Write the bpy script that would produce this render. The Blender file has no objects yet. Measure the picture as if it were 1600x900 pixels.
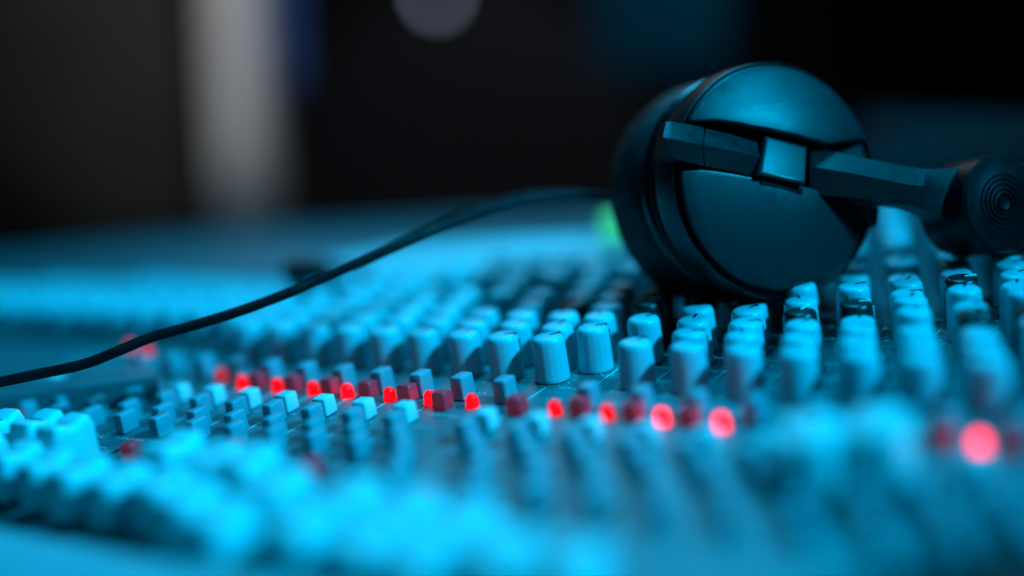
import bpy, bmesh, math, random
from mathutils import Vector, Matrix, noise
random.seed(7)
SC = bpy.context.scene
COL = SC.collection
R = math.radians

# ------------------------------------------------------------------ camera, world, lamps, exposure
FPX = 2192.0; PITCH = 0.2539; ROLL = 0.136; CAMH = 0.1501; FOCUS = 0.467
cam_d = bpy.data.cameras.new('camera')
cam = bpy.data.objects.new('camera', cam_d); COL.objects.link(cam)
cam_d.sensor_width = 36.0; cam_d.lens = FPX / 1600 * 36.0
cam_d.clip_start = 0.02; cam_d.clip_end = 50
cam.location = (0, 0, CAMH); cam.rotation_euler = (math.pi / 2 - PITCH, 0, 0)
cam_d.dof.use_dof = True; cam_d.dof.focus_distance = FOCUS; cam_d.dof.aperture_fstop = 1.25
SC.camera = cam

world = bpy.data.worlds.new('World'); SC.world = world; world.use_nodes = True
world.node_tree.nodes['Background'].inputs[0].default_value = (0.0, 0.45, 0.9, 1)
world.node_tree.nodes['Background'].inputs[1].default_value = 0.003

def aim(o, tgt):
    o.rotation_euler = (Vector(tgt) - o.location).to_track_quat('-Z', 'Y').to_euler()
def area(name, loc, tgt, size, power, col, spread=180):
    l = bpy.data.lights.new(name, 'AREA'); l.shape = 'RECTANGLE'; l.size = size[0]; l.size_y = size[1]
    l.energy = power; l.color = col; l.spread = R(spread)
    o = bpy.data.objects.new(name, l); COL.objects.link(o); o.location = loc; aim(o, tgt); return o
def spot(name, loc, tgt, power, col, ang, blend, rad):
    l = bpy.data.lights.new(name, 'SPOT'); l.energy = power; l.color = col
    l.spot_size = R(ang); l.spot_blend = blend; l.shadow_soft_size = rad
    o = bpy.data.objects.new(name, l); COL.objects.link(o); o.location = loc; aim(o, tgt); return o
CYAN = (0.0, 0.535, 1.0)
spot('stage_spot', (0.70, 0.02, 0.82), (-0.22, 0.46, 0.0), 122, CYAN, 41, 1.0, 0.045)
area('overhead_wash', (0.04, 0.74, 0.80), (-0.08, 0.55, 0), (0.25, 0.2), 3.2, CYAN, 120)
area('warm_back_lamp', (-0.05, 1.5, 0.70), (0.05, 0.45, 0.05), (0.3, 0.14), 0.55, (1.0, 0.88, 0.80))
spot('room_lamp', (0.05, 0.70, 0.55), (-0.28, 1.32, 0.12), 31, (1.0, 0.95, 0.92), 26, 0.5, 0.03)
area('teal_board_fill', (0.7, 0.95, 0.5), (0.12, 1.2, 0.15), (0.1, 0.1), 0.08, (0.0, 0.75, 1.0), 60)  # added light, only there to brighten the teal board
area('rear_fill', (0.5, 1.5, 1.3), (-0.15, 2.35, -0.1), (0.3, 0.3), 0.8, (0.85, 0.9, 1.0), 70)  # unseen fill added to lift the background from pure black

SC.view_settings.view_transform = 'Standard'; SC.view_settings.look = 'None'
SC.view_settings.exposure = 0; SC.view_settings.gamma = 1
SC.render.engine = 'CYCLES'; SC.cycles.max_bounces = 6

# ------------------------------------------------------------------ frames: the console top is tilted against gravity
Cw = Matrix.Translation((0, 0, CAMH)) @ Matrix.Rotation(math.pi / 2 - PITCH, 4, 'X')
TILT = Cw @ Matrix.Rotation(ROLL, 4, 'Z') @ Cw.inverted()   # flat frame -> world
TH = 0.5875
v1 = Vector((math.cos(TH), -math.sin(TH), 0)); w1 = Vector((math.sin(TH), math.cos(TH), 0)); O = Vector((-0.0212, 0.4343, 0))
CON = Matrix(((v1.x, w1.x, 0, O.x), (v1.y, w1.y, 0, O.y), (0, 0, 1, 0), (0, 0, 0, 1)))
CONW = TILT @ CON                                          # console coordinates -> world
CONI = CONW.inverted()
def wray(px, py):
    return (Cw.to_3x3() @ Vector(((px - 800) / FPX, -(py - 450) / FPX, -1)))
def wpt(px, py, d):
    return Vector((0, 0, CAMH)) + wray(px, py) * d
def onc(px, py, z=0.0):
    'console coordinates of the place on the console top (height z) seen at a measured spot of the photo'
    a = CONI @ Vector((0, 0, CAMH)); b = CONI.to_3x3() @ wray(px, py)
    return a + b * ((z - a.z) / b.z)

# ------------------------------------------------------------------ materials
def mat(name, col, rough=0.45, var=0.12, bump=0.0, scale=900, metal=0, spec=0.5, emit=None, es=0, dirt=0.0, sss=0):
    m = bpy.data.materials.new(name); m.use_nodes = True
    nt = m.node_tree; b = nt.nodes['Principled BSDF']
    b.inputs['Roughness'].default_value = rough; b.inputs['Metallic'].default_value = metal
    b.inputs['Specular IOR Level'].default_value = spec
    tc = nt.nodes.new('ShaderNodeTexCoord')
    n = nt.nodes.new('ShaderNodeTexNoise'); n.inputs['Scale'].default_value = scale * 0.12; n.inputs['Detail'].default_value = 5
    nt.links.new(tc.outputs['Object'], n.inputs['Vector'])
    r = nt.nodes.new('ShaderNodeMapRange'); r.inputs[1].default_value = 0.25; r.inputs[2].default_value = 0.75
    r.inputs[3].default_value = 1 - var; r.inputs[4].default_value = 1 + var
    nt.links.new(n.outputs['Fac'], r.inputs[0])
    mx = nt.nodes.new('ShaderNodeVectorMath'); mx.operation = 'SCALE'; mx.inputs[0].default_value = col[:3]
    nt.links.new(r.outputs[0], mx.inputs['Scale'])
    nt.links.new(mx.outputs[0], b.inputs['Base Color'])
    rr = nt.nodes.new('ShaderNodeMapRange'); rr.inputs[1].default_value = 0.3; rr.inputs[2].default_value = 0.7
    rr.inputs[3].default_value = rough * (1 - 1.2 * var); rr.inputs[4].default_value = min(1, rough * (1 + 1.5 * var))
    nt.links.new(n.outputs['Fac'], rr.inputs[0]); nt.links.new(rr.outputs[0], b.inputs['Roughness'])
    if bump:
        n2 = nt.nodes.new('ShaderNodeTexNoise'); n2.inputs['Scale'].default_value = scale; n2.inputs['Detail'].default_value = 3
        nt.links.new(tc.outputs['Object'], n2.inputs['Vector'])
        bp = nt.nodes.new('ShaderNodeBump'); bp.inputs['Strength'].default_value = bump; bp.inputs['Distance'].default_value = 0.0004
        nt.links.new(n2.outputs['Fac'], bp.inputs['Height']); nt.links.new(bp.outputs[0], b.inputs['Normal'])
    if emit:
        b.inputs['Emission Color'].default_value = (*emit, 1); b.inputs['Emission Strength'].default_value = es
    if sss:
        b.inputs['Subsurface Weight'].default_value = sss; b.inputs['Subsurface Radius'].default_value = (0.002, 0.001, 0.001)
    return m
M = {
 'panel': mat('panel_paint', (0.05, 0.125, 0.135), 0.42, 0.15, 0.35, 1400),
 'cheek': mat('dark_cheek_paint', (0.010, 0.011, 0.013), 0.55, 0.15, 0.2, 900),
 'rest': mat('armrest_vinyl', (0.28, 0.34, 0.36), 0.55, 0.08, 0.3, 900),
 'bridge': mat('bridge_paint', (0.55, 0.56, 0.57), 0.5, 0.08, 0.15, 700),
 'knob': mat('knob_plastic', (0.17, 0.50, 0.54), 0.33, 0.06, 0.12, 1500),
 'blackknob': mat('black_knob_plastic', (0.012, 0.012, 0.013), 0.3, 0.2, 0.1, 1500),
 'white': mat('white_key_plastic', (0.45, 0.65, 0.67), 0.35, 0.05, 0.08, 1200),
 'grey': mat('grey_key_plastic', (0.12, 0.29, 0.33), 0.38, 0.06, 0.1, 1200),
 'red': mat('glowing_red_key_plastic', (0.75, 0.03, 0.05), 0.35, 0.08, 0.1, 1200, emit=(1.0, 0.03, 0.06), es=0.07),  # faint emission added to keep the keys red under cyan light
 'fader': mat('fader_plastic', (0.38, 0.62, 0.64), 0.4, 0.05, 0.08, 1000),
 'slot': mat('slot_black', (0.006, 0.006, 0.007), 0.6, 0.2),
 'print': mat('printed_line_paint', (0.72, 0.72, 0.70), 0.5, 0.1),
 'mark': mat('pointer_black', (0.01, 0.01, 0.012), 0.4, 0.1),
 'led_on': mat('lit_red_led', (0.5, 0.002, 0.004), 0.3, 0.05, spec=0.15, emit=(1.0, 0.001, 0.006), es=4.0),
 'led_dim': mat('dim_red_led', (0.5, 0.05, 0.06), 0.3, 0.05, emit=(1.0, 0.02, 0.03), es=0.5),
 'led_off': mat('unlit_led', (0.62, 0.5, 0.55), 0.15, 0.05),
 'green': mat('lit_green_led', (0.2, 0.7, 0.2), 0.3, 0.05, emit=(0.05, 0.60, 0.30), es=0.6),
 'black': mat('headphone_plastic', (0.008, 0.0085, 0.0095), 0.40, 0.12, 0.25, 2600, spec=0.4),
 'satin': mat('headphone_cover_plastic', (0.010, 0.011, 0.0125), 0.45, 0.03, 0.10, 2600),
 'gloss': mat('headphone_rim_plastic', (0.008, 0.008, 0.009), 0.25, 0.12, 0.05, 2000),
 'hinge': mat('hinge_plastic', (0.004, 0.004, 0.005), 0.38, 0.12, 0.15, 2000, spec=0.18),
 'pad': mat('cushion_leatherette', (0.007, 0.007, 0.008), 0.6, 0.2, 0.6, 900),
 'cable': mat('cable_rubber', (0.004, 0.004, 0.005), 0.55, 0.15, 0.1, 1500, spec=0.15),
 'wall': mat('dark_wall_paint', (0.012, 0.012, 0.014), 0.8, 0.35, 0, 40),
 'floor': mat('dark_floor', (0.012, 0.013, 0.015), 0.7, 0.3, 0, 60),
 'pillar': mat('grey_pillar_paint', (0.42, 0.42, 0.42), 0.6, 0.08, 0, 60),
 'olive': mat('olive_board', (0.007, 0.007, 0.005), 0.7, 0.2, 0, 60),
 'curtain': mat('blue_curtain_cloth', (0.03, 0.13, 0.42), 0.8, 0.2, 0, 100),
 'silhouette': mat('black_cloth', (0.018, 0.018, 0.022), 0.8, 0.3, 0.2, 200),
 'teal': mat('teal_glow_board', (0.01, 0.16, 0.2), 0.7, 0.2, 0, 60),  # teal of a background glow put into the base colour
 'lamp': mat('small_lamp_glow', (0.8, 0.8, 0.85), 0.4, 0.05, emit=(0.62, 0.70, 1.0), es=1.9),
 'case': mat('equipment_case_paint', (0.03, 0.10, 0.12), 0.5, 0.2, 0, 100),
 'caselight': mat('case_handle_metal', (0.5, 0.42, 0.4), 0.35, 0.1, 0, 300, metal=0.6),
}

# ------------------------------------------------------------------ mesh helpers
def mesh(bm, name, m, parent=None, smooth=35, recalc=True):
    if recalc: bmesh.ops.recalc_face_normals(bm, faces=bm.faces)
    me = bpy.data.meshes.new(name); bm.to_mesh(me); bm.free()
    for mm in (m if isinstance(m, (list, tuple)) else [m]): me.materials.append(mm)
    if smooth:
        for p in me.polygons: p.use_smooth = True
        try: me.set_sharp_from_angle(angle=R(smooth))
        except Exception: pass
    o = bpy.data.objects.new(name, me); COL.objects.link(o)
    if parent is not None: o.parent = parent
    return o
def empty(name, mtx, label, cat, group=None):
    o = bpy.data.objects.new(name, None); COL.objects.link(o); o.empty_display_size = 0.02
    o.matrix_world = mtx; o['label'] = label; o['category'] = cat
    if group: o['group'] = group
    return o
def copy(o, parent):
    c = o.copy(); COL.objects.link(c); c.parent = parent
    for ch in list(o.children): copy(ch, c)
    return c
def ring_lathe(bm, prof, n=40, axis='Z', mod=None, cap=True, off=(0, 0, 0)):
    rings = []
    for i, (r, z) in enumerate(prof):
        ring = []
        for k in range(n):
            a = 2 * math.pi * k / n
            rr = r * (mod(a, i) if mod else 1)
            ring.append(bm.verts.new((rr * math.cos(a) + off[0], rr * math.sin(a) + off[1], z + off[2])))
        rings.append(ring)
    for a, b in zip(rings, rings[1:]):
        for k in range(n):
            bm.faces.new((a[k], a[(k + 1) % n], b[(k + 1) % n], b[k]))
    if cap:
        bm.faces.new(rings[0][::-1]); bm.faces.new(rings[-1])
def box(bm, x0, x1, y0, y1, z0, z1, bev=0, seg=2, taper=0.0):
    t = taper
    vs = [bm.verts.new(p) for p in ((x0, y0, z0), (x1, y0, z0), (x1, y1, z0), (x0, y1, z0),
          (x0 + t, y0 + t, z1), (x1 - t, y0 + t, z1), (x1 - t, y1 - t, z1), (x0 + t, y1 - t, z1))]
    fs = [bm.faces.new([vs[i] for i in f]) for f in ((3, 2, 1, 0), (4, 5, 6, 7), (0, 1, 5, 4), (1, 2, 6, 5), (2, 3, 7, 6), (3, 0, 4, 7))]
    if bev:
        es = list({e for f in fs for e in f.edges})
        bmesh.ops.bevel(bm, geom=es, offset=bev, segments=seg, profile=0.5, affect='EDGES')
def prism(bm, pts, z0, z1, bev=0, seg=2):
    a = [bm.verts.new((x, y, z0)) for x, y in pts]; b = [bm.verts.new((x, y, z1)) for x, y in pts]
    n = len(pts); fs = [bm.faces.new(a[::-1]), bm.faces.new(b)]
    for i in range(n): fs.append(bm.faces.new((a[i], a[(i + 1) % n], b[(i + 1) % n], b[i])))
    bmesh.ops.recalc_face_normals(bm, faces=fs)
    if bev:
        es = [e for e in fs[1].edges]
        bmesh.ops.bevel(bm, geom=es, offset=bev, segments=seg, profile=0.5, affect='EDGES')
def tube(bm, pts, rad, n=14, cap=True):
    rings = []; N = len(pts)
    up = Vector((0, 0, 1))
    for i, p in enumerate(pts):
        t = (pts[min(i + 1, N - 1)] - pts[max(i - 1, 0)]).normalized()
        s = t.cross(up).normalized(); q = s.cross(t)
        r = rad[i] if isinstance(rad, (list, tuple)) else rad
        rings.append([bm.verts.new(p + (s * math.cos(2 * math.pi * k / n) + q * math.sin(2 * math.pi * k / n)) * r) for k in range(n)])
    for a, b in zip(rings, rings[1:]):
        for k in range(n): bm.faces.new((a[k], a[(k + 1) % n], b[(k + 1) % n], b[k]))
    if cap: bm.faces.new(rings[0][::-1]); bm.faces.new(rings[-1])
def catmull(P, n=10):
    out = []
    for i in range(len(P) - 1):
        p0, p1, p2, p3 = P[max(i - 1, 0)], P[i], P[i + 1], P[min(i + 2, len(P) - 1)]
        for k in range(n):
            t = k / n
            out.append(0.5 * ((2 * p1) + (p2 - p0) * t + (2 * p0 - 5 * p1 + 4 * p2 - p3) * t * t + (3 * p1 - p0 - 3 * p2 + p3) * t ** 3))
    out.append(P[-1]); return out
mm = 0.001

# ------------------------------------------------------------------ setting: floor and back wall
bm = bmesh.new(); box(bm, -4, 4, -1.5, 4, -0.46, -0.40)
o = mesh(bm, 'floor', M['floor'], None, 0); o['kind'] = 'structure'
bm = bmesh.new(); box(bm, -4, 4, 3.0, 3.1, -0.398, 2.5)
o = mesh(bm, 'wall', M['wall'], None, 0); o['kind'] = 'structure'

# ------------------------------------------------------------------ mixing console
con = empty('mixing_console', CONW, 'grey sound mixing desk crowded with knobs, keys and faders under blue light', 'mixing desk')
XL, XR = -0.4605, 0.30          # console left end / right end
YB = 0.335
BACK = [(0.23, 0.275), (0.05, 0.275), (-0.06, 0.262), (-0.125, 0.250), (-0.185, 0.236), (-0.32, 0.200), (-0.458, 0.132), (-0.46, 0.131)]
bm = bmesh.new(); prism(bm, [(XL, -0.1265), (0.128, -0.1265), (0.168, -0.060), (0.200, 0.0), (0.23, 0.06)] + BACK, -0.085, 0.0, 0.0012, 2)
mesh(bm, 'control_panel', M['panel'], con)
# rounded arm rest along the operator's edge
bm = bmesh.new()
prof = [(-0.1285, -0.085), (-0.1285, 0.004), (-0.131, 0.0075), (-0.138, 0.0088), (-0.160, 0.0075), (-0.178, 0.001), (-0.190, -0.012), (-0.196, -0.032), (-0.196, -0.085)]
a = [bm.verts.new((XL, y, z)) for y, z in prof]; b = [bm.verts.new((0.128 + (y + 0.1285) * 0.7, y, z)) for y, z in prof]
for i in range(len(prof)): bm.faces.new((a[i], a[(i + 1) % len(prof)], b[(i + 1) % len(prof)], b[i]))
bm.faces.new(a[::-1]); bm.faces.new(b)
mesh(bm, 'arm_rest', M['rest'], con, 50)
# dark end cheek round the right front corner
bm = bmesh.new(); prism(bm, [(0.0815, -0.196), (0.30, -0.196), (0.30, 0.40), (0.2312, 0.40), (0.2312, 0.06), (0.2012, 0.0), (0.1692, -0.060), (0.1292, -0.1265)], -0.085, -0.006, 0.002, 2)
mesh(bm, 'end_cheek', M['cheek'], con, 30)
# low raised strip along the slanting rear edge
bm = bmesh.new()
F_ = [(x, y + 0.0006) for x, y in BACK]; B_ = [(x - 0.002, y + 0.007) for x, y in BACK]
prism(bm, F_ + B_[::-1], -0.085, 0.004, 0.0015, 2)
mesh(bm, 'rear_strip', M['panel'], con, 30)
# smooth raised cover plates at the far left and behind the knob field
def plate(pix, z1, name='cover_plate', m='bridge'):
    pts = [onc(x, y, z1) for x, y in pix]
    bm = bmesh.new(); prism(bm, [(p.x, p.y) for p in pts], 0.0005, z1, 0.0015, 2)
    return mesh(bm, name, M[m], con, 30)

def CHX(k):
    if k == 'e': return 17.07
    return (k - 1) * 16.79 if k <= 1 else 31.23 + (k - 2) * 18.56

# knobs
KH = 1.07
def make_knob(body, mark):
    bm = bmesh.new()
    prof = [(5.85, 0.35), (6.0, 0.7), (5.97, 1.6), (5.9, 4), (5.78, 8), (5.62, 12.0), (5.45, 13.2), (5.0, 14.0), (4.3, 14.4), (2.5, 14.5), (0.6, 14.52)]
    def mod(a, i):
        if 1 < i < 7:
            f = abs(math.sin(a * 9)); return 1 - 0.008 * (1 - f) ** 2
        return 1
    ring_lathe(bm, [(r * mm, z * mm * KH) for r, z in prof], 72, mod=mod)
    o = mesh(bm, 'knob', body, con, 40)
    bm = bmesh.new()
    box(bm, -0.45 * mm, 0.45 * mm, 1.2 * mm, 5.2 * mm, 14.0 * mm * KH, 14.66 * mm * KH, 0.1 * mm, 1)
    box(bm, -0.45 * mm, 0.45 * mm, 5.35 * mm, 6.0 * mm, 7.6 * mm, 13.4 * mm, 0.1 * mm, 1)
    mesh(bm, 'pointer', mark, o, 40)
    bm = bmesh.new()
    ring_lathe(bm, [(5.2 * mm, 0.02 * mm), (5.2 * mm, 0.5 * mm)], 32)
    mesh(bm, 'collar', M['slot'], o, 40)
    return o
proto_grey = make_knob(M['knob'], M['mark'])
proto_black = make_knob(M['blackknob'], M['print'])
spots = []   # x, y, black?
TALL = []
def add(x, y, black=False):
    for (a, b, _) in spots:
        if (a - x) ** 2 + (b - y) ** 2 < 11.9 ** 2: return
    for (a, b) in TALL + [(-157.0, 78.0)]:
        if (a - x) ** 2 + (b - y) ** 2 < 11.9 ** 2: return
    spots.append((x, y, black))
ROW = 12.4
LK = list(range(-16, 2))
for j in range(0, 17):
    y = 29.2 + ROW * j
    for k in LK + ['e'] + list(range(2, 13)):
        if j == 0 and (k == 2 or (k != 'e' and k < -6)): continue
        if j == 1 and k == 3: continue
        kk = 1.5 if k == 'e' else k
        x = CHX(k) - (0.30 if kk < 3 else 0.36) * (y - 29.2)
        # the strips end where the plain rear part of the desk begins
        lim = 60 if x < -170 else (85 if x < -120 else (112 if x < -80 else (140 if x < -20 else (170 if x < 40 else 240))))
        if y > lim: continue
        black = (kk >= 1.5 and j in (3, 4, 6) and (j + int(kk * 2)) % 3 == 0)
        if 3 <= j < 9 and random.random() < 0.14: continue
        add(x + random.uniform(-.5, .5), y + random.uniform(-.5, .5), black)
CAMC = CONI @ Vector((0, 0, CAMH))
def proj(p):
    q = Cw.inverted() @ (CONW @ Vector(p)); return 800 - FPX * q.x / q.z, 450 + FPX * q.y / q.z, -q.z
vis = []
for x, y, bl in spots:
    px, py, d = proj((x * mm, y * mm, 0.007))
    if -120 < px < 1720 and d > 0.05: vis.append((d, x, y, bl))
vis.sort()
used = {False: 0, True: 0}; rest = []
for i, (d, x, y, bl) in enumerate(vis):
    if i < 94:
        p = proto_black if bl else proto_grey
        o = p if not used[bl] else copy(p, con)
        used[bl] = 1
        o.location = (x * mm, y * mm, 0); o.rotation_euler = (R(random.uniform(-1, 1)), R(random.uniform(-1, 1)), R(random.uniform(-70, 40)))
        if y > 60: o.scale = (1, 1, random.choice((0.86, 1.0, 1.0, 1.12)))
    else: rest.append((x, y, bl))
def join_copies(name, src, places, m):
    bm = bmesh.new()
    for (x, y) in places:
        t = bmesh.new(); t.from_mesh(src.data); bmesh.ops.translate(t, verts=t.verts, vec=(x * mm, y * mm, 0))
        tmp = bpy.data.meshes.new('tmp'); t.to_mesh(tmp); t.free(); bm.from_mesh(tmp); bpy.data.meshes.remove(tmp)
    o = mesh(bm, name, m, con, 40); o['kind'] = 'stuff'; return o
if rest: join_copies('knob', proto_grey, [(x, y) for x, y, b in rest], M['knob'])

# push keys
def make_key(m, wx, wy, h):
    bm = bmesh.new(); box(bm, -wx / 2 * mm, wx / 2 * mm, -wy / 2 * mm, wy / 2 * mm, 0.2 * mm, h * mm, 0.7 * mm, 3, 0.25 * mm)
    return mesh(bm, 'push_key', m, con, 50)
kw = make_key(M['white'], 6.0, 6.4, 6.4); kg = make_key(M['grey'], 4.4, 7.6, 7.2); kr = make_key(M['red'], 5.8, 5.6, 6.0); kb = make_key(M['grey'], 5.4, 7.4, 8.2)
kused = set(); keyspots = []
def key(p, x, y): keyspots.append((p, x, y))
for k in range(-9, 11):
    X = CHX(k); L = X + 4.07
    key(kw, X - 11.2, -16.0)
    key(kb, L + 8.3, 7.6)
    if k not in (2, 6, 7) and k > -5: key(kr, L - 10.0, -2.5 if k == 1 else 1.2)
    for (dx, y) in ((3.5, -26.2), (13.0, -37.0), (20.5, -45.5)) + (((26.0, -54.5), (31.0, -63.5)) if k > 0 else ()):
        key(kg, X - 11.2 + dx - (4 if k > 1 else 0), y)
for g in ((1225, 561), (1321, 561), (1421, 517)):
    p = onc(*g, 0.004); keyspots.insert(0, (kw, p.x * 1000, p.y * 1000))
for g in ((209, 718), (670, 790), (1450, 690), (25, 668), (115, 682), (810, 646), (490, 745), (370, 715)):
    p = onc(*g); keyspots.insert(0, (kr, p.x * 1000, p.y * 1000))
out = []
for p, x, y in keyspots:
    px, py, d = proj((x * mm, y * mm, 0.003))
    if -80 < px < 1680 and d > 0.1 and py < 960: out.append((d, p, x, y))
placed = []
rk = {}
n = 0
for d, p, x, y in sorted(out, key=lambda q: q[0]):
    if any((a - x) ** 2 + (b - y) ** 2 < 6.3 ** 2 for a, b in placed): continue
    if any((a - x) ** 2 + (b - y) ** 2 < 10.2 ** 2 for a, b, _ in spots): continue
    placed.append((x, y))
    if n < 96 or p.name not in kused:
        o = p if p.name not in kused else copy(p, con)
        kused.add(p.name); n += 1
        o.location = (x * mm, y * mm, 0); o.rotation_euler = (0, 0, R(random.uniform(-2, 2)))
    else: rk.setdefault(p.name, (p, []))[1].append((x, y))
for p, l in rk.values(): join_copies('push_key', p, l, p.data.materials[0])

# indicator leds
def make_led(m):
    bm = bmesh.new()
    prof = [(2.4, 0.1), (2.4, 0.6), (2.15, 0.7), (2.13, 2.5)] + [(2.13 * math.cos(a), 2.5 + 2.4 * math.sin(a)) for a in [R(q) for q in (15, 30, 45, 60, 75, 86)]]
    ring_lathe(bm, [(r * mm, z * mm) for r, z in prof], 28)
    return mesh(bm, 'indicator_light', m, con, 50)
led_on = make_led(M['led_on']); led_off = make_led(M['led_off']); led_off['label'] = 'unlit pale indicator light'
LEDM = [mat('lit_red_led_dimmer', (0.5, 0.002, 0.004), 0.3, 0.05, spec=0.15, emit=(1.0, 0.001, 0.006), es=e) for e in (1.2, 2.4)]
LEDM += [mat('lit_red_led_brighter', (0.5, 0.002, 0.004), 0.3, 0.05, spec=0.15, emit=(1.0, 0.001, 0.006), es=e) for e in (4.0, 5.5)]
LEDV = {9: LEDM[3], 4: LEDM[2], 5: LEDM[2], -5: LEDM[0], -4: LEDM[0], -2: LEDM[1], 0: LEDM[1]}
first = True
for k, dx in [(-5, 0), (-4, 0), (-3, 0), (-2, -1.5), (-1, 0), (0, 0), (1, 0), (2, 0), (3, 0), (4, 0), (5, 0.6), (9, 0)]:
    o = led_on if first else copy(led_on, con); first = False
    o.location = ((CHX(k) + 4.07 + dx) * mm, 0, 0)
    if k in LEDV:
        o.material_slots[0].link = 'OBJECT'; o.material_slots[0].material = LEDV[k]
first = True
for k in (6.4,):
    led_off.location = ((CHX(6) + 11) * mm, 0.0, 0)
led_dim = make_led(M['led_dim']); led_dim['label'] = 'faintly glowing red indicator light'
for i, q in enumerate(((237, 578), (345, 578), (210, 572))):
    p = onc(*q, 0.004); o = led_dim if i == 0 else copy(led_dim, con); o.location = (p.x, p.y, 0.010 if i != 1 else 0)
p = onc(962, 376, 0.012)
bm = bmesh.new(); box(bm, -5 * mm, 5 * mm, -4 * mm, 4 * mm, 0, 12 * mm, 1 * mm)
o = mesh(bm, 'indicator_light', M['green'], con, 40); o.location = (p.x, p.y, 0.0123); o['label'] = 'lit green indicator beside the headphones'

# faders: slot and cap
def make_fader():
    bm = bmesh.new()
    # tall round-nosed cap with a finger groove across the top
    prof = [(-8.5, 3.0), (-8.3, 13.2), (-7.0, 16.2), (-4, 16.4), (-1.2, 15.3), (0, 15.0), (1.2, 15.3), (4, 16.4), (7.0, 16.2), (8.3, 13.2), (8.5, 3.0)]
    a = [bm.verts.new((-5.6 * mm, y * mm, z * mm)) for y, z in prof]; b = [bm.verts.new((5.6 * mm, y * mm, z * mm)) for y, z in prof]
    N = len(prof); fs = []
    for i in range(N): fs.append(bm.faces.new((a[i], a[(i + 1) % N], b[(i + 1) % N], b[i])))
    fs.append(bm.faces.new(a[::-1])); fs.append(bm.faces.new(b))
    bmesh.ops.recalc_face_normals(bm, faces=fs)
    es = [e for e in list(fs[-1].edges) + list(fs[-2].edges)]
    bmesh.ops.bevel(bm, geom=es, offset=2.6 * mm, segments=5, profile=0.5, affect='EDGES')
    o = mesh(bm, 'fader_cap', M['fader'], con, 50)
    bm = bmesh.new(); box(bm, -3.0 * mm, 3.0 * mm, -0.4 * mm, 0.4 * mm, 14.8 * mm, 15.25 * mm)
    mesh(bm, 'centre_line', M['mark'], o, 0)
    bm = bmesh.new(); box(bm, -1.0 * mm, 1.0 * mm, -3 * mm, 3 * mm, -1 * mm, 3.8 * mm)
    mesh(bm, 'stem', M['slot'], o, 0)
    return o
fc = make_fader(); firstf = True
bms = bmesh.new()
fy = {-7: -76, -6: -75, -5: -76, -4: -77, -3: -78, -2: -82, -1: -86, 0: -89, 1: -93, 2: -97, 3: -100, 4: -101, 5: -100, 6: -98, 7: -90, 8: -84, 9: -80}
slot_o = None
for k in range(-10, 10):
    X = CHX(k) - 8
    y = -76 if k < 2 else -88 - (k - 2) * 3.5
    X += 12 if k < 2 else 8
    rows = {-4: [-103], -3: [-106], -2: [-82, -104], -1: [-84, -105], 0: [-87, -111], 1: [-93, -114], 2: [-97, -116], 3: [-96, -116], 4: [-98, -117], 5: [-112], 6: [-113]}.get(k, [-78, -100] if k < 0 else [])
    for yy in rows:
        o = fc if firstf else copy(fc, con); firstf = False
        o.location = (X * mm, (yy + random.uniform(-2, 2)) * mm, 0); o.scale = (1.0 if k < -3 else 1.2, 1.0 if k < -3 else 1.1, random.uniform(0.95, 1.1))
    if k > 5: continue
    bm = bmesh.new(); box(bm, (X - 0.9) * mm, (X + 0.9) * mm, -104 * mm, -54 * mm, 0.05 * mm, 0.35 * mm)
    mesh(bm, 'fader_slot', M['slot'], con, 0)
# one pair of tall white caps stands higher among the keys on the right
for q in ((1265, 700), (1372, 688)):
    p = onc(*q, 0.013); o = copy(fc, con); o.location = (p.x, p.y, 0); o.rotation_euler = (0, 0, R(8)); o.scale = (1.35, 1.3, 1.15)
# printed lines and legends on the panel
bm = bmesh.new()
rnd = random.Random(3)
for k in list(range(-11, 9)):
    X = CHX(k)
    xm = X + 9.9 if k != 1 else X + 25
    for y0, y1 in ((-110 if k < 5 else -52.2, -52), (-50, 22), (24, 60 if k < -6 else 100)):
        box(bm, (xm - 6.2) * mm - 0.15 * mm, (xm - 6.2) * mm + 0.15 * mm, y0 * mm, y1 * mm, 0.02 * mm, 0.12 * mm)
    for y in (-52, -19.5, -9, 12, 22.0, 36.5):
        for t in range(rnd.randint(3, 6)):
            x0 = X - 7 + t * 2.3
            box(bm, x0 * mm, (x0 + rnd.uniform(0.9, 1.9)) * mm, y * mm, (y + 0.28) * mm, 0.02 * mm, 0.1 * mm)
            box(bm, x0 * mm, (x0 + rnd.uniform(0.5, 1.6)) * mm, (y + 1.0) * mm, (y + 1.25) * mm, 0.02 * mm, 0.1 * mm)
    for t in range(9 if k < 5 else 0):
        y = -108 + t * 6
        box(bm, (X - 8 + 2.2) * mm, (X - 8 + 5) * mm, y * mm, (y + 0.3) * mm, 0.02 * mm, 0.1 * mm)
for (d, x, y, bl) in vis[:90]:
    for q in range(-5, 6):
        a = R(90 + q * 27)
        t = bmesh.new(); L = 1.5 if q % 5 == 0 else 0.9
        box(t, 7.3 * mm, (7.3 + L) * mm, -0.14 * mm, 0.14 * mm, 0.02 * mm, 0.08 * mm)
        bmesh.ops.rotate(t, verts=t.verts, cent=(0, 0, 0), matrix=Matrix.Rotation(a, 3, 'Z')); bmesh.ops.translate(t, verts=t.verts, vec=(x * mm, y * mm, 0))
        tm = bpy.data.meshes.new('t'); t.to_mesh(tm); t.free(); bm.from_mesh(tm); bpy.data.meshes.remove(tm)
o = mesh(bm, 'printed_legend', M['print'], con, 0); o['kind'] = 'stuff'

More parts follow.
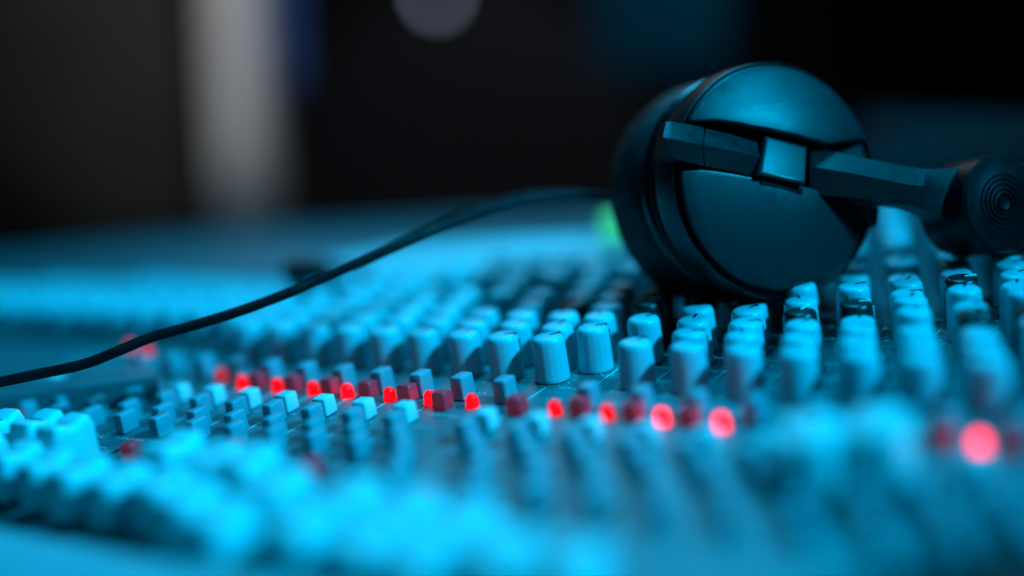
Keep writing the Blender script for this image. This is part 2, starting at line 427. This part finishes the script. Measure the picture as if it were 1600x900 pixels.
# raised rear parts
plate([(-160, 630), (230, 566), (244, 588), (-160, 640)], 0.010, m='panel')
plate([(-200, 460), (470, 378), (600, 390), (450, 425), (-200, 500)], 0.004, m='panel')
plate([(650, 378), (950, 362), (990, 408), (860, 424), (740, 432), (640, 432), (560, 420), (500, 405)], 0.012)
# rows of small trimmers on the far left part of the desk
bm = bmesh.new()
for j in range(5):
    for i in range(26):
        x, y = -345 + i * 8.4 - j * 2, 66 + j * 9 + i * 0.0
        if y > 60 + (x + 345) * 0.16 + 28: continue
        if any((a - x) ** 2 + (b - y) ** 2 < 10 ** 2 for a, b, _ in spots): continue
        ring_lathe(bm, [(3.2 * mm, 0.2 * mm), (3.0 * mm, 8 * mm), (2.4 * mm, 9 * mm)], 12, off=(x * mm, y * mm, 0))
o = mesh(bm, 'trimmer', M['knob'], con, 40); o['kind'] = 'stuff'
# black toggle lever standing at the rear of the strips
p = onc(478, 506); bm = bmesh.new()
ring_lathe(bm, [(4.5 * mm, 0.1 * mm), (4.5 * mm, 1.5 * mm), (4.0 * mm, 2.2 * mm), (3.6 * mm, 19 * mm)], 20)
o = mesh(bm, 'toggle_switch', M['blackknob'], con, 40); o.location = (p.x, p.y, 0)
bm = bmesh.new(); box(bm, -6 * mm, 17 * mm, -4 * mm, 4 * mm, 19.1 * mm, 27 * mm, 1.5 * mm, 2, 1.2 * mm)
mesh(bm, 'lever_cap', M['blackknob'], o, 40)

# ------------------------------------------------------------------ headphones
zb = 0.0155
a0 = CONI @ Vector((0, 0, CAMH)); bdir = CONI.to_3x3() @ wray(1165, 468); DB = (zb - a0.z) / bdir.z
DC = 0.481
Cc = wpt(1216, 281, DC)
camR = Cw.to_3x3() @ Vector((1, 0, 0)); camU = Cw.to_3x3() @ Vector((0, 1, 0)); camB = Cw.to_3x3() @ Vector((0, 0, 1))
Wn = (camR * 0.375 + camU * 0.06 + camB * 0.92).normalized()
Un = (camR - Wn * camR.dot(Wn)).normalized(); Vn = Wn.cross(Un)
HP = Matrix(((Un.x, Vn.x, Wn.x, Cc.x), (Un.y, Vn.y, Wn.y, Cc.y), (Un.z, Vn.z, Wn.z, Cc.z), (0, 0, 0, 1)))
HPI = HP.inverted()
hp = empty('headphones', HP, 'black closed-back headphones lying on the knobs of the mixing desk', 'headphones')
def fp(px, py, w=0.0):
    a = HPI @ Vector((0, 0, CAMH)); b = HPI.to_3x3() @ wray(px, py)
    p = a + b * ((w - a.z) / b.z); return (p.x, p.y)
RC = 189 * DC / FPX

low = CONI @ (Cc - Vn * RC * 0.97 - Wn * 0.006)
for dx, dw in ((-0.014, -0.012), (0.011, -0.004), (0.0, -0.030)):
    q = CONI @ (Cc - Vn * RC * (0.93 if dx else 0.9) + Un * dx + Wn * dw)
    o = copy(proto_black, con); o.location = (q.x, q.y, 0); o.scale = (0.95, 0.95, max(0.6, (q.z - 0.0) / 0.0157))
    print('support', q[:], o.scale[2])
print('cup depth', DC, 'radius', RC, 'low', low[:])
r = RC
# housing
bm = bmesh.new()
prof = [(r * .80, -0.026), (r * .93, -0.0255), (r * .955, -0.0235), (r * .955, -0.0180), (r * .92, -0.0172), (r * .92, -0.0150), (r * .965, -0.0142), (r * .995, -0.0120), (r * 1.0, -0.0070), (r * .992, -0.0030), (r * .982, -0.0008), (r * .972, -0.0004), (r * .965, -0.0026), (r * .5, -0.0030), (r * .05, -0.0030)]
ring_lathe(bm, prof, 128)
mesh(bm, 'ear_cup', M['black'], hp, 28)
bm = bmesh.new()
prof = [(r * .957, -0.0236), (r * .985, -0.0230), (r * .992, -0.0215), (r * .985, -0.0200), (r * .957, -0.0194)]
ring_lathe(bm, prof, 128, cap=False)
mesh(bm, 'trim_ring', M['gloss'], hp, 60)
bm = bmesh.new()
R0, hw = r * .745, r * .255
prof = []
for q in range(-90, 271, 15):
    a = R(q); prof.append((R0 + hw * math.copysign(abs(math.cos(a)) ** .7, math.cos(a)), -0.0395 + 0.0135 * math.copysign(abs(math.sin(a)) ** .7, math.sin(a))))
def wob(a, i): return 1 + 0.006 * math.sin(a * 23 + i) * math.sin(a * 7)
ring_lathe(bm, prof, 120, mod=wob, cap=False)
mesh(bm, 'ear_cushion', M['pad'], hp, 60)
bm = bmesh.new(); ring_lathe(bm, [(r * .62, -0.030), (r * .62, -0.0265)], 64)
mesh(bm, 'speaker_mesh', M['pad'], hp, 30)

# two raised cover segments
def arc(a0, a1, rr, n=40):
    return [(rr * math.cos(R(a0 + (a1 - a0) * i / n)), rr * math.sin(R(a0 + (a1 - a0) * i / n))) for i in range(n + 1)]
def ang(px, py):
    x, y = fp(px, py); return math.degrees(math.atan2(y, x))
def clampr(p, m):
    l = math.hypot(*p); return p if l < m else (p[0] * m / l, p[1] * m / l)
def segment(edge, a0, a1, h, dome, rs=.955):
    pts = arc(a0, a1, r * rs, 56) + [clampr(p, r * rs * .985) for p in edge]
    bm = bmesh.new(); prism(bm, pts, -0.0031, h, 0.0010, 3)
    # dome the top: subdivide the cap and lift it towards the middle of the cup
    top = max(bm.faces, key=lambda f: f.calc_area() * (1 if f.normal.z > 0.5 else 0))
    bmesh.ops.triangulate(bm, faces=[top])
    for _ in range(3):
        es = [e for e in bm.edges if e.calc_length() > 0.006 and all(v.co.z > h - 0.0002 for v in e.verts)]
        bmesh.ops.subdivide_edges(bm, edges=es, cuts=1)
    bmesh.ops.triangulate(bm, faces=[f for f in bm.faces if len(f.verts) > 4])
    for v in bm.verts:
        if v.co.z > h - 0.0012:
            q = 1 - (v.co.x ** 2 + v.co.y ** 2) / (r * .915) ** 2
            v.co.z += dome * q
    return mesh(bm, 'cover_segment', M['satin'], hp, 40)
up_edge = [fp(1066, 186), fp(1110, 192), fp(1197, 213), fp(1275, 231), fp(1330, 221)]
segment(up_edge, ang(1372, 210), ang(1068, 182), 0.0016, 0.0085)
lo_edge = [fp(1350, 352), fp(1272, 300), fp(1262, 306), fp(1186, 282), fp(1062, 255)]
segment(lo_edge[::-1][::-1][:0] + [fp(1352, 378), fp(1268, 300), fp(1186, 284), fp(1060, 258)], ang(1060, 262) % 360, ang(1350, 388) % 360, 0.0010, 0.0060, .925)
sm = [fp(1330, 316), fp(1374, 322), fp(1372, 350), fp(1366, 356)]
bm = bmesh.new(); prism(bm, sm, -0.0031, 0.0008, 0.0006, 2); mesh(bm, 'cover_segment', M['satin'], hp, 40)

# yoke arm crossing the cup: ridge section, upper flank faces the light
def ridge(bm, st):
    'st: list of (top point, ridge point, bottom point) in the cup plane, heights'
    rows = []
    for (t, rd, b, z0, zt, zr, zb_) in st:
        rows.append([bm.verts.new((t[0], t[1], z0)), bm.verts.new((t[0], t[1], zt)), bm.verts.new((rd[0], rd[1], zr)), bm.verts.new((b[0], b[1], zb_)), bm.verts.new((b[0], b[1], z0))])
    for a, b in zip(rows, rows[1:]):
        for i in range(5): bm.faces.new((a[i], a[(i + 1) % 5], b[(i + 1) % 5], b[i]))
    bm.faces.new(rows[0][::-1]); bm.faces.new(rows[-1])
def st(t, rd, b, z0=-0.0028, zt=0.0018, zr=0.0080, zb_=0.0045):
    return (fp(*t, zt), fp(*rd, zr), fp(*b, zb_), z0, zt, zr, zb_)
bm = bmesh.new()
ridge(bm, [st((1041, 190), (1036, 214), (1036, 244), zr=.0056), st((1052, 190), (1050, 217), (1052, 248)), st((1101, 199), (1097, 226), (1100, 259)), ])
mesh(bm, 'yoke_arm', M['black'], hp, 25)
bm = bmesh.new()
ridge(bm, [st((1103, 201), (1099, 227), (1102, 259), zr=.0067), st((1160, 214), (1156, 238), (1158, 270), zr=.0067), st((1204, 224), (1200, 248), (1200, 284), zr=.0067)])
mesh(bm, 'yoke_arm', M['black'], hp, 25)
bm = bmesh.new()
ridge(bm, [st((1268, 230), (1266, 260), (1264, 304), zr=.0072), st((1330, 243), (1328, 270), (1330, 308), z0=.004, zt=.010, zr=.0155, zb_=.012), st((1416, 260), (1412, 287), (1424, 322), z0=.012, zt=.018, zr=.0235, zb_=.020), st((1446, 264), (1444, 291), (1448, 329), z0=.014, zt=.0238, zr=.0245, zb_=.0225), st((1486, 263), (1486, 294), (1482, 343), z0=.014, zt=.0248, zr=.0248, zb_=.0240), st((1530, 256), (1530, 310), (1530, 376), z0=.014, zt=.025, zr=.025, zb_=.0245)])
mesh(bm, 'yoke_arm', M['black'], hp, 25)
# clip block
bm = bmesh.new()
pts = [fp(1208, 206, .0105), fp(1274, 226, .0105), fp(1260, 288, .0105), fp(1188, 272, .0105)]
prism(bm, pts, -0.0026, 0.0105, 0.0016, 3)
for v in bm.verts:
    if v.co.z > 0.004: v.co.z -= max(0, (v.co.y - pts[2][1])) * 0.28
mesh(bm, 'clip_block', M['satin'], hp, 30)
bm = bmesh.new()
pts = [fp(1187, 273, .0075), fp(1259, 290, .0075), fp(1255, 310, .006), fp(1184, 291, .006)]
prism(bm, pts, -0.0026, 0.0070, 0.0016, 3)
mesh(bm, 'clip_block', M['gloss'], hp, 30)
HW = 0.027
HW = 0.027
# round hinge with concentric steps, running on into the head band
hc = Vector((*fp(1568, 317, HW + .006), 0)); hr = 77 * DC / FPX * 1.0
bm = bmesh.new()
prof = [(hr * .96, -0.011), (hr, -0.009), (hr, 0.0095), (hr * .97, 0.0118), (hr * .90, 0.0128), (hr * .62, 0.0130)]
for i in range(5):
    q = .60 - i * .10; prof += [(hr * q, 0.0131 + i * .0001), (hr * (q - .02), 0.0127), (hr * (q - .05), 0.0127), (hr * (q - .07), 0.0131 + i * .0001)]
prof += [(hr * .06, 0.0132)]
ring_lathe(bm, prof, 96, off=(hc.x, hc.y, HW - 0.007))
mesh(bm, 'hinge', M['hinge'], hp, 28)
# head band: rounded strap leaving the hinge and arching away over the desk
bm = bmesh.new()
cl = []
for i in range(29):
    t = i / 28; a = t * R(190)
    rad = 0.11
    cx = hc.x + 0.004 + rad * math.sin(a) * 0.95
    cz = HW - 0.006 - rad * 1.0 * (1 - math.cos(a))
    cl.append((cx, cz, a))
rows = []
for (cx, cz, a) in cl:
    hh = hr * (0.985 - 0.25 * math.sin(min(a, R(90))))
    th = 0.0085 - 0.004 * math.sin(min(a, R(90)))
    nx, nz = math.sin(a), math.cos(a)
    sec = []
    for q in range(16):
        b_ = 2 * math.pi * q / 16
        yy = math.copysign(abs(math.sin(b_)) ** .35, math.sin(b_)) * hh; tt = math.copysign(abs(math.cos(b_)) ** .6, math.cos(b_)) * th
        sec.append(bm.verts.new((cx + nx * tt, hc.y + yy, cz + nz * tt)))
    rows.append(sec)
for a, b in zip(rows, rows[1:]):
    for k in range(16): bm.faces.new((a[k], a[(k + 1) % 16], b[(k + 1) % 16], b[k]))
bm.faces.new(rows[0][::-1]); bm.faces.new(rows[-1])
mesh(bm, 'head_band', M['black'], hp, 40)
# cable
def cable(pts, rad, name='cable'):
    P = catmull([HPI @ wpt(*p) for p in pts], 12)
    bm = bmesh.new(); tube(bm, P, rad, 14); return mesh(bm, name, M['cable'], hp, 60)
cable([(-160, 625, .466), (-70, 611, .467), (0, 597, .468), (62, 584, .469), (131, 569, .470), (188, 547, .471), (237, 527, .473), (300, 509, .475), (375, 486, .477), (453, 457, .480), (490, 441, .483), (560, 411, .487), (630, 381, .492), (700, 353, .499), (770, 329, .506), (840, 312, .512), (910, 306, .516), (970, 311, .518), (1050, 325, .518)], .0018)
cable([(540, 417, .491), (600, 391, .496), (665, 358, .503), (717, 334, .510), (770, 317, .516), (822, 305, .520), (875, 301, .522), (930, 304, .522), (980, 312, .521), (1050, 324, .522)], .0012)

# ------------------------------------------------------------------ dim room behind the desk
def upright(px0, px1, dist, z0=-0.398, z1=2.2, depth=0.12):
    xa = wpt(px0, 200, dist); xb = wpt(px1, 200, dist)
    return xa.x, xb.x, xa.y, xa.y + depth, z0, z1
bm = bmesh.new(); x0, x1, y0, y1, z0, z1 = upright(334, 396, 1.32); box(bm, x0, x1, y0, y1, z0, z1, 0.004)
o = mesh(bm, 'pillar', M['pillar'], None, 30); o['label'] = 'pale grey pillar standing in the dark behind the desk'; o['category'] = 'pillar'
bm = bmesh.new(); x0, x1, y0, y1, z0, z1 = upright(424, 458, 1.35, 0.0); 
n = 24; a = []; b = []
for i in range(n + 1):
    t = i / n; X = x0 + (x1 - x0) * t; Y = y0 + 0.02 + 0.012 * math.sin(t * 18)
    a.append((X, Y)); 
pts = a + [(x, y + 0.01) for x, y in a[::-1]]
prism(bm, pts, z0, z1); o = mesh(bm, 'curtain', M['curtain'], None, 50); o['label'] = 'narrow dark blue curtain hanging beside the pale pillar'; o['category'] = 'curtain'
bm = bmesh.new(); x0, x1, y0, y1, z0, z1 = upright(-120, 300, 1.36, -0.398, 2.0, 0.04); box(bm, x0, x1, y0, y1, z0, z1, 0.003)
o = mesh(bm, 'door_panel', M['olive'], None, 30); o['label'] = 'dark olive door panel left of the pale pillar'; o['category'] = 'door'

# small lamp glowing out of focus
c = wpt(683, -10, 1.65)
lamp = empty('small_lamp', Matrix.Translation(c), 'small pale round lamp glowing high in the dark background', 'lamp')
bm = bmesh.new(); ring_lathe(bm, [(0.003, -0.010), (0.0055, -0.007), (0.0065, 0), (0.0055, 0.006), (0.002, 0.009)], 24); mesh(bm, 'bulb', M['lamp'], lamp, 60)
bm = bmesh.new(); ring_lathe(bm, [(0.005, 0.0085), (0.007, 0.012), (0.006, 0.03), (0.003, 0.5)], 24); mesh(bm, 'stem', M['silhouette'], lamp, 40)

# equipment case to the right behind the headphones
p0 = wpt(1375, 212, 0.98); p1 = wpt(1760, 212, 0.98)
case = empty('equipment_case', Matrix.Translation(((p0.x + p1.x) / 2, p0.y + 0.05, -0.398)), 'dark teal equipment case behind the desk at the right', 'case')
hx = (p1.x - p0.x) / 2; hz = p0.z + 0.398
bm = bmesh.new(); box(bm, -hx, hx, -0.05, 0.02, 0, hz, 0.004); mesh(bm, 'case_body', M['case'], case, 30)
bm = bmesh.new(); px = wpt(1555, 230, 0.97).x - (p0.x + p1.x) / 2
box(bm, px - 0.03, px + 0.05, -0.062, -0.05, hz - 0.014, hz - 0.006, 0.002); mesh(bm, 'case_handle', M['caselight'], case, 30)

# board coloured teal for a glow, and an invented round dark chair
bm = bmesh.new(); x0, x1, y0, y1, z0, z1 = upright(930, 1130, 1.25); p = wpt(1000, 110, 1.25); q = wpt(1000, -200, 1.25)
box(bm, x0, x1, y0, y0 + 0.04, p.z, q.z, 0.004)
o = mesh(bm, 'teal_glow_board', M['teal'], None, 30); o['label'] = 'added board, coloured teal for a glow in the dark background above the headphones'; o['category'] = 'board'
c = wpt(735, 262, 2.3)  # round shape on a post, made up for a likely lens ghost
ch = empty('round_back_silhouette', Matrix.Translation((c.x, c.y, -0.398)), 'dark chair with a large round back, invented for a dark round area behind the desk', 'silhouette')
bm = bmesh.new(); rr = 300 * 2.3 / FPX
ring_lathe(bm, [(rr * .9, -0.03), (rr * .98, -0.024), (rr, -0.012), (rr * .985, 0.0), (rr * .8, 0.008), (rr * .3, 0.003)], 72)
bmesh.ops.rotate(bm, verts=bm.verts, cent=(0, 0, 0), matrix=Matrix.Rotation(R(90 - 10), 3, 'X'))
bmesh.ops.translate(bm, verts=bm.verts, vec=(0, 0, c.z + 0.398)); mesh(bm, 'round_disc', M['silhouette'], ch, 40)
bm = bmesh.new(); ring_lathe(bm, [(0.03, 0.0), (0.03, c.z + 0.398 - rr * .6)], 20, off=(0, 0.05, 0)); mesh(bm, 'post', M['silhouette'], ch, 40)
